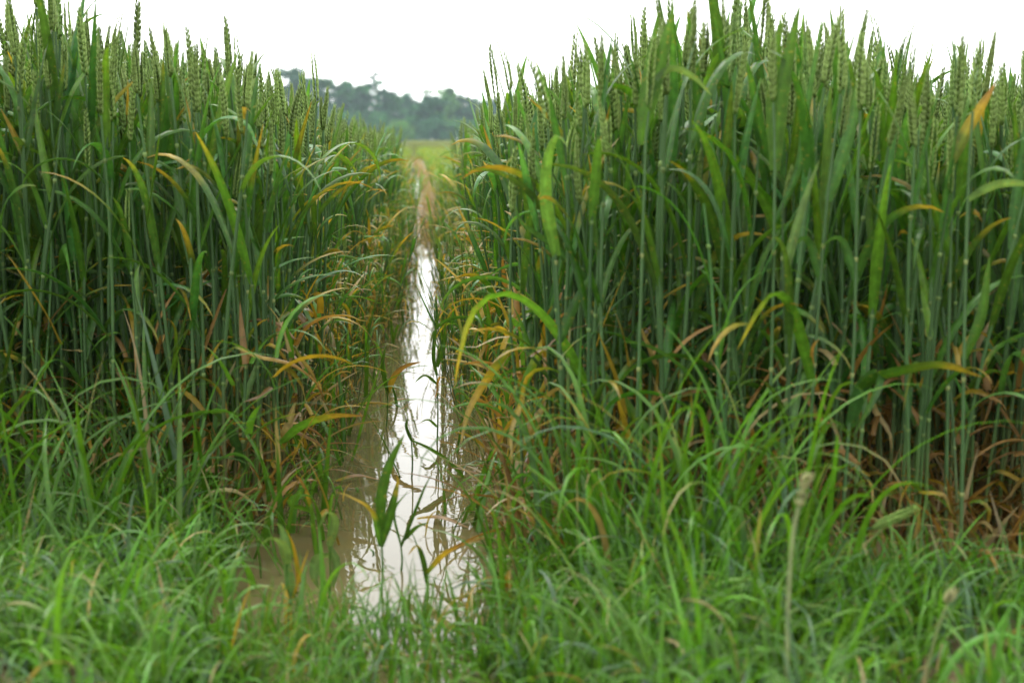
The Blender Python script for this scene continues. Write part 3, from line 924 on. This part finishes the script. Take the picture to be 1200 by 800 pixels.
stalk('tall grass stalk with a pale tufted seed head, close to the camera', (920, 790), 1.28, [(922, 800), (924, 700), (930, 620), (942, 575)], 0.03, (0.24, 0.28, 0.13), 61, 0.0026)
stalk('short grass stalk with a small pale tip in the lower corner', (1100, 790), 1.35, [(1085, 800), (1098, 740), (1113, 702)], 0.015, (0.22, 0.28, 0.10), 62)
stalk('long thin grass stalk standing above the ears against the sky', (285, 600), 2.75, [(282, 500), (284, 200), (290, 60), (297, -30)], 0.02, (0.20, 0.16, 0.12), 63, 0.0009)
r = np.random.default_rng(71)
b = at(1022, 618, 1.58)
root = empty('fallen_ear', b)
p2 = at(1075, 606, 1.53)
local(ear_geo(b, p2 - b + np.array([0, 0, 0.01]), 0.062, r, 0, 1.25), root).obj('ear', M_EAR, root)
g = Geo(); st = at(985, 640, 1.62)
base_ = at(960, 700, 1.68); base_[2] = 0.0
g.add(*tube(smooth_path([base_, st, b], 9), np.full(9, 0.0014), np.repeat(STEMC[None], 9, 0), 6)); local(g, root).obj('stem', M_STEM, root)
tag(root, 'bent-over wheat ear lying level just above the front grass', 'wheat ear')

# ------------------------------------------------------------------ ground, water, far field
def sheet(xs, ys, zf):
    X, Y = np.meshgrid(xs, ys, indexing='ij')
    Z = zf(X, Y)
    n, m = len(xs), len(ys)
    i, j = np.meshgrid(np.arange(n - 1), np.arange(m - 1), indexing='ij')
    a = (i * m + j).ravel()
    g = Geo(); g.add(np.stack([X, Y, Z], -1).reshape(-1, 3), (1, 1, 1), np.stack([a, a + m, a + m + 1, a + 1], 1))
    return g


xs = np.concatenate([[-900, -300, -100, -40, -15, -7], np.arange(-4, 5.01, 0.04), [8, 16, 40, 100, 300, 900]])
ys = np.concatenate([[-60, -20, -6, -2, -0.5], np.arange(0, 12.01, 0.05), np.arange(12.5, 45, 0.5), [50, 60, 80, 110, 150, 200, 300, 500, 900]])
m, nt, N, L = new_mat('soil')
out = N.new('ShaderNodeOutputMaterial'); p = N.new('ShaderNodeBsdfPrincipled')
geo = N.new('ShaderNodeNewGeometry')
n1 = N.new('ShaderNodeTexNoise'); n1.inputs['Scale'].default_value = 9; n1.inputs['Detail'].default_value = 8
L.new(geo.outputs['Position'], n1.inputs['Vector'])
cr = N.new('ShaderNodeValToRGB'); cr.color_ramp.elements[0].position = 0.3; cr.color_ramp.elements[1].position = 0.7
cr.color_ramp.elements[0].color = (0.10, 0.065, 0.035, 1); cr.color_ramp.elements[1].color = (0.23, 0.175, 0.080, 1)
L.new(n1.outputs['Fac'], cr.inputs['Fac']); L.new(cr.outputs[0], p.inputs['Base Color'])
p.inputs['Roughness'].default_value = 0.6
bp = N.new('ShaderNodeBump'); bp.inputs['Strength'].default_value = 0.6; bp.inputs['Distance'].default_value = 0.02
n2 = N.new('ShaderNodeTexNoise'); n2.inputs['Scale'].default_value = 45; n2.inputs['Detail'].default_value = 6
L.new(geo.outputs['Position'], n2.inputs['Vector']); L.new(n2.outputs['Fac'], bp.inputs['Height']); L.new(bp.outputs[0], p.inputs['Normal'])
L.new(p.outputs[0], out.inputs['Surface'])
gnd = sheet(xs, ys, ground_z).obj('ground', m)
tag(gnd, 'muddy brown soil under the wheat and grass', 'ground', kind='structure')

m, nt, N, L = new_mat('muddy_water')
out = N.new('ShaderNodeOutputMaterial'); p = N.new('ShaderNodeBsdfPrincipled')
geo = N.new('ShaderNodeNewGeometry')
n1 = N.new('ShaderNodeTexNoise'); n1.inputs['Scale'].default_value = 5; n1.inputs['Detail'].default_value = 4
L.new(geo.outputs['Position'], n1.inputs['Vector'])
cr = N.new('ShaderNodeValToRGB'); cr.color_ramp.elements[0].position = 0.3; cr.color_ramp.elements[1].position = 0.7
cr.color_ramp.elements[0].color = (0.105, 0.090, 0.038, 1); cr.color_ramp.elements[1].color = (0.140, 0.118, 0.054, 1)
L.new(n1.outputs['Fac'], cr.inputs['Fac']); L.new(cr.outputs[0], p.inputs['Base Color'])
p.inputs['Roughness'].default_value = 0.015; p.inputs['IOR'].default_value = 1.333; p.inputs['Specular IOR Level'].default_value = 0.5
bp = N.new('ShaderNodeBump'); bp.inputs['Strength'].default_value = 0.03; bp.inputs['Distance'].default_value = 0.01
n2 = N.new('ShaderNodeTexNoise'); n2.inputs['Scale'].default_value = 14; n2.inputs['Detail'].default_value = 2
L.new(geo.outputs['Position'], n2.inputs['Vector']); L.new(n2.outputs['Fac'], bp.inputs['Height']); L.new(bp.outputs[0], p.inputs['Normal'])
L.new(p.outputs[0], out.inputs['Surface'])
wat = sheet(np.arange(-3.0, 4.01, 0.5), np.arange(1.0, 10.1, 0.35), lambda X, Y: 0 * X).obj('water', m)
tag(wat, 'muddy brown water standing in the wheel track, mirroring the white sky', 'water', kind='structure')
pud = Geo()
a = np.linspace(0, 2 * PI, 24, endpoint=False)
for cy, ln in ((17.5, 4.2), (26.0, 2.6)):
    yy = cy + ln * np.sin(a)
    pts = np.stack([-0.0078 * yy + (0.0036 * cy) * np.cos(a) * (1 + 0.25 * np.sin(3 * a)), yy, np.full(24, 0.052)], 1)
    pud.add(np.concatenate([[[-0.0078 * cy, cy, 0.052]], pts]), (1, 1, 1), None, np.array([[0, 1 + k, 1 + (k + 1) % 24] for k in range(24)]))
tag(pud.obj('puddle_water', m), 'narrow pale puddles further down the muddy track', 'water', kind='structure')

# far crop: a rough canopy of thin wheat up to the trees
def canopy(X, Y):
    z = 0.34 + 0.03 * np.sin(X * 3.1 + np.sin(Y * 0.9)) * np.sin(Y * 1.3) + rng.normal(0, 0.035, X.shape)
    t = np.abs(X - track_x(Y)) / (0.16 + 0.004 * Y)
    z = np.where(t < 1, 0.04, z)
    return np.where(Y < 40.3, -0.05, z)
xs2 = np.concatenate([np.arange(-60, -9, 3), np.arange(-9, 12, 0.11), np.arange(12, 62, 3)])
ys2 = np.concatenate([[40.0], np.arange(40.6, 70, 0.35), np.arange(70, 140, 1.4), np.arange(140, 300, 5), [300]])
m, nt, N, L = new_mat('far_crop')
out = N.new('ShaderNodeOutputMaterial'); p = N.new('ShaderNodeBsdfPrincipled')
geo = N.new('ShaderNodeNewGeometry')
mp = N.new('ShaderNodeMapping'); mp.inputs['Scale'].default_value = (1, 0.25, 1)
L.new(geo.outputs['Position'], mp.inputs['Vector'])
n1 = N.new('ShaderNodeTexNoise'); n1.inputs['Scale'].default_value = 2.2; n1.inputs['Detail'].default_value = 8
L.new(mp.outputs[0], n1.inputs['Vector'])
cr = N.new('ShaderNodeValToRGB'); cr.color_ramp.elements[0].position = 0.3; cr.color_ramp.elements[1].position = 0.7
cr.color_ramp.elements[0].color = (0.085, 0.105, 0.034, 1); cr.color_ramp.elements[1].color = (0.130, 0.145, 0.050, 1)
L.new(n1.outputs['Fac'], cr.inputs['Fac']); L.new(cr.outputs[0], p.inputs['Base Color']); p.inputs['Roughness'].default_value = 1.0; p.inputs['Specular IOR Level'].default_value = 0.0
L.new(p.outputs[0], out.inputs['Surface'])
far = sheet(xs2, ys2, canopy).obj('distant_wheat', m)
tag(far, 'yellow-green far part of the wheat field reaching to the trees', 'wheat', kind='stuff')

# ------------------------------------------------------------------ trees
def tree(px_, top_px, d, wid_px, label, colour, seed, shape='round', dens=1.0):
    r = np.random.default_rng(seed)
    b = at(px_, 163, d); b[2] = 0.0
    H = at(px_, top_px, d)[2]
    W = wid_px / 1667 * d / 2 * 1.06
    root = empty('tree', b)
    tg = Geo()
    n = 7
    bend = r.normal(0, 0.02 * H, 2)
    z = np.linspace(0, H * 0.82, n)
    P = np.stack([bend[0] * (z / H) ** 2, bend[1] * (z / H) ** 2, z], 1)
    tg.add(*tube(P, np.linspace(H * 0.022, H * 0.005, n), np.repeat(np.array([[0.10, 0.085, 0.065]]), n, 0), 7))
    limbs = []
    for k in range(11):
        s = r.uniform(0.25, 0.85); a = r.uniform(0, 2 * PI)
        p0 = np.array([np.interp(s * H * 0.82, z, P[:, 0]), np.interp(s * H * 0.82, z, P[:, 1]), s * H * 0.82])
        ln = W * r.uniform(0.55, 1.0) * (1.1 - 0.6 * s if shape != 'tall' else 0.8)
        p1 = p0 + np.array([math.cos(a) * ln, math.sin(a) * ln, ln * r.uniform(0.3, 0.9)])
        limbs.append((p0, p1))
        tg.add(*tube([p0, (p0 + p1) / 2 + np.array([0, 0, -0.05 * ln]), p1], [H * 0.008, H * 0.005, H * 0.002], np.repeat(np.array([[0.10, 0.085, 0.065]]), 3, 0), 5))
    tg.obj('trunk', M_BARK, root)
    cg = Geo()
    # clumps of leaf faces round the limb ends and inside the crown
    cl = [p1 for _p, p1 in limbs] + [np.array([r.normal(0, W * 0.5), r.normal(0, W * 0.5), H * r.uniform(0.08 if shape != 'tall' else 0.15, 0.95)]) for _ in range(int(60 * dens))]
    cl.append(np.array([bend[0], bend[1], H * 0.95]))
    for c0 in cl:
        rad = W * r.uniform(0.26, 0.5)
        k = int(75 * dens)
        o = r.normal(0, 1, (k, 3)); o /= np.linalg.norm(o, axis=1, keepdims=True)
        o *= (rad * r.random((k, 1)) ** 0.4); o[:, 2] *= 0.75
        c = c0 + o
        c[:, 2] = np.clip(c[:, 2], 0.2, H * 1.02)
        sz = r.uniform(0.16, 0.42, (k, 1)) * (H / 10) ** 0.5
        u = r.normal(0, 1, (k, 3)); u /= np.linalg.norm(u, axis=1, keepdims=True)
        w = np.cross(u, r.normal(0, 1, (k, 3))); w /= np.linalg.norm(w, axis=1, keepdims=True)
        V = np.stack([c - u * sz, c + w * sz * 0.6, c + u * sz, c - w * sz * 0.6], 1)
        col = np.array(colour) * r.uniform(0.5, 1.9) * r.uniform(0.75, 1.25, (k, 1))
        cg.add(V.reshape(-1, 3), np.repeat(col, 4, 0), np.arange(k * 4).reshape(-1, 4))
    cg.obj('crown', M_TREE, root, smooth=False)
    tag(root, label, 'tree', 'trees beyond the field')


TG, TB, TL = (0.030, 0.115, 0.034), (0.020, 0.085, 0.036), (0.070, 0.180, 0.035)
tree(345, 80, 300, 46, 'tall dark tree at the end where the wheat ears hide its foot', TB, 1)
tree(375, 92, 305, 36, 'rounded grey-green tree just above the wheat ears', TG, 2)
tree(404, 96, 310, 34, 'broad tree with a flat crown beside the thin tall tree', TB, 3)
tree(424, 100, 300, 30, 'dark low crowned tree under the thin tall tree', TG, 4)
tree(443, 84, 295, 24, 'thin tall tree with a sparse see-through crown', TB, 5, 'tall', 0.35)
tree(458, 108, 300, 34, 'broad rounded tree above the start of the muddy track', TG, 6)
tree(478, 110, 310, 32, 'medium tree with a level crown above the muddy track', TB, 7)
tree(503, 112, 285, 26, 'dark conical tree standing before a gap of sky', TB, 8)
tree(520, 104, 300, 30, 'tallest pale green tree over the field opening', TL, 9)
tree(540, 112, 305, 30, 'wide blue-green tree over the field opening', TB, 10)
tree(556, 116, 310, 28, 'hazy tree just before the ears of the nearer stand', TG, 11)
tree(574, 116, 320, 28, 'palest hazy tree partly behind the nearer stand', TB, 12)
tree(466, 142, 278, 24, 'low light green bush at the foot of the trees', TL, 13, 'round', 0.7)
tree(524, 142, 275, 22, 'small bright green bush below the pale green tree', TL, 14, 'round', 0.7)
tree(490, 138, 285, 26, 'low dark shrub filling the tree line beside the track', TG, 15, 'round', 0.8)
tree(545, 140, 280, 30, 'low spreading shrub below the wide blue-green tree', TG, 16, 'round', 0.8)
tree(440, 132, 285, 30, 'low dense shrub below the thin tall tree', TG, 17, 'round', 0.8)

for k, (x_, t_, d_, w_, lab) in enumerate([(352, 128, 290, 40, 'low shrub below the tall dark tree by the wheat ears'), (384, 130, 288, 40, 'low shrub below the rounded grey-green tree'),
                                           (414, 132, 286, 36, 'low shrub below the broad flat crowned tree'), (470, 146, 270, 30, 'small shrub at the far end of the muddy track'),
                                           (508, 140, 272, 34, 'dark shrub below the conical tree'), (562, 142, 276, 36, 'pale shrub meeting the ears of the nearer stand')]):
    tree(x_, t_, d_, w_, lab, (TG, TB, TG, TL, TB, TG)[k], 30 + k, 'round', 0.8)

# ------------------------------------------------------------------ raindrops
mdrop, nt, N, L = new_mat('raindrop')
out = N.new('ShaderNodeOutputMaterial'); p = N.new('ShaderNodeBsdfPrincipled')
p.inputs['Roughness'].default_value = 0.02; p.inputs['IOR'].default_value = 1.333; p.inputs['Transmission Weight'].default_value = 1.0
L.new(p.outputs[0], out.inputs['Surface'])
r = np.random.default_rng(81)
lv_ = mass.g[1].arrays()[0]; ev_ = mass.g[2].arrays()[0]; gv_ = grass_g.arrays()[0]
def some(v, n, ymax, ymin=1.3, zmin=0.05):
    k = np.flatnonzero((v[:, 1] < ymax) & (v[:, 1] > ymin) & (v[:, 2] > zmin))
    return v[r.choice(k, n, replace=False)]
dp = np.concatenate([some(lv_, 900, 3.6), some(ev_, 500, 3.6), some(gv_, 900, 2.3)])
ringz = np.array([0.0, 0.5, 0.87]); pts = [[0, 0, -1]]
for q_ in (-0.5, 0.5):
    for k in range(6):
        a_ = k * PI / 3; pts.append([math.cos(a_) * 0.87, math.sin(a_) * 0.87, q_])
pts.append([0, 0, 1]); pts = np.array(pts)
tri = [[0, 1 + (k + 1) % 6, 1 + k] for k in range(6)] + [[13, 7 + k, 7 + (k + 1) % 6] for k in range(6)]
qd = [[1 + k, 1 + (k + 1) % 6, 7 + (k + 1) % 6, 7 + k] for k in range(6)]
g = Geo()
rad = r.uniform(0.0007, 0.0016, (len(dp), 1, 1))
V = dp[:, None] + np.array([0, 0, 0.0006]) + pts[None] * rad
off = (np.arange(len(dp)) * 14)[:, None, None]
g.add(V.reshape(-1, 3), (1, 1, 1), (np.array(qd)[None] + off).reshape(-1, 4), (np.array(tri)[None] + off).reshape(-1, 3))
tag(g.obj('raindrops', mdrop), 'tiny clear raindrops scattered over the leaves and ears', 'raindrops', kind='stuff')

# ------------------------------------------------------------------ haze
hz = bpy.data.meshes.new('haze')
x0, x1, y0, y1, z0, z1 = -950, 950, -80, 950, -1.3, 30
vs = [(x, y, z) for x in (x0, x1) for y in (y0, y1) for z in (z0, z1)]
hz.from_pydata(vs, [], [(0, 1, 3, 2), (4, 6, 7, 5), (0, 4, 5, 1), (2, 3, 7, 6), (0, 2, 6, 4), (1, 5, 7, 3)])
m, nt, N, L = new_mat('haze_air')
out = N.new('ShaderNodeOutputMaterial')
v = N.new('ShaderNodeVolumePrincipled')
v.inputs['Color'].default_value = (0.70, 0.90, 1.0, 1); v.inputs['Density'].default_value = 0.00042; v.inputs['Anisotropy'].default_value = 0.2
L.new(v.outputs[0], out.inputs['Volume'])
hz.materials.append(m)
ho = bpy.data.objects.new('haze', hz); C.objects.link(ho)
tag(ho, 'thin pale haze over the whole field', 'haze', kind='stuff')

# ------------------------------------------------------------------ light: white overcast sky
SUN_EL, SUN_AZ = math.radians(60), math.radians(-25)
w = bpy.data.worlds.new('World'); scene.world = w; w.use_nodes = True
nt = w.node_tree; N = nt.nodes; L = nt.links
bg = N['Background']
sky = N.new('ShaderNodeTexSky'); sky.sky_type = 'NISHITA'; sky.sun_disc = False
sky.sun_elevation = SUN_EL; sky.sun_rotation = SUN_AZ; sky.air_density = 1.0; sky.dust_density = 4.0
tc = N.new('ShaderNodeTexCoord'); sp = N.new('ShaderNodeSeparateXYZ')
L.new(tc.outputs['Generated'], sp.inputs[0])
mr = N.new('ShaderNodeMapRange')        # cloud cover: the overcast sky is brighter overhead than at the horizon
mr.inputs['From Min'].default_value = 0.0; mr.inputs['From Max'].default_value = 1.0
mr.inputs['To Min'].default_value = 18.0; mr.inputs['To Max'].default_value = 22.0
L.new(sp.outputs['Z'], mr.inputs['Value'])
nz = N.new('ShaderNodeTexNoise'); nz.inputs['Scale'].default_value = 2.5; nz.inputs['Detail'].default_value = 4
L.new(tc.outputs['Generated'], nz.inputs['Vector'])
nm = N.new('ShaderNodeMapRange'); nm.inputs['To Min'].default_value = 0.85; nm.inputs['To Max'].default_value = 1.15
L.new(nz.outputs['Fac'], nm.inputs['Value'])
fw = N.new('ShaderNodeMapRange')        # and brighter on the side of the veiled sun
fw.inputs['From Min'].default_value = -1.0; fw.inputs['To Min'].default_value = 0.45; fw.inputs['To Max'].default_value = 1.30
L.new(sp.outputs['Y'], fw.inputs['Value'])
m0 = N.new('ShaderNodeMath'); m0.operation = 'MULTIPLY'
L.new(nm.outputs[0], m0.inputs[0]); L.new(fw.outputs[0], m0.inputs[1])
mm = N.new('ShaderNodeMath'); mm.operation = 'MULTIPLY'
L.new(mr.outputs[0], mm.inputs[0]); L.new(m0.outputs[0], mm.inputs[1])
cc = N.new('ShaderNodeCombineColor')
for k, f in enumerate((1.0, 1.0, 0.985)):
    q = N.new('ShaderNodeMath'); q.operation = 'MULTIPLY'; q.inputs[1].default_value = f
    L.new(mm.outputs[0], q.inputs[0]); L.new(q.outputs[0], cc.inputs[k])
mx = N.new('ShaderNodeMix'); mx.data_type = 'RGBA'; mx.inputs['Factor'].default_value = 0.92
L.new(sky.outputs[0], mx.inputs['A']); L.new(cc.outputs[0], mx.inputs['B'])
L.new(mx.outputs['Result'], bg.inputs['Color'])
bg.inputs['Strength'].default_value = 0.10

sl = bpy.data.lights.new('sun', 'SUN'); sl.energy = 1.0; sl.angle = math.radians(25); sl.color = (1.0, 0.96, 0.90)
so = bpy.data.objects.new('sun', sl); C.objects.link(so)
dirv = Vector((math.sin(SUN_AZ) * math.cos(SUN_EL), math.cos(SUN_AZ) * math.cos(SUN_EL), math.sin(SUN_EL)))
so.rotation_euler = dirv.to_track_quat('Z', 'Y').to_euler()
so.location = (0, 0, 20)

# ------------------------------------------------------------------ output
scene.view_settings.view_transform = 'Standard'
scene.view_settings.look = 'None'
scene.view_settings.exposure = 0.64
scene.view_settings.gamma = 1
scene.view_settings.use_curve_mapping = False
cy = scene.cycles
cy.max_bounces = 8; cy.diffuse_bounces = 4; cy.glossy_bounces = 3; cy.transmission_bounces = 4; cy.volume_bounces = 1
cy.use_denoising = True
cy.use_adaptive_sampling = True; cy.adaptive_threshold = 0.01
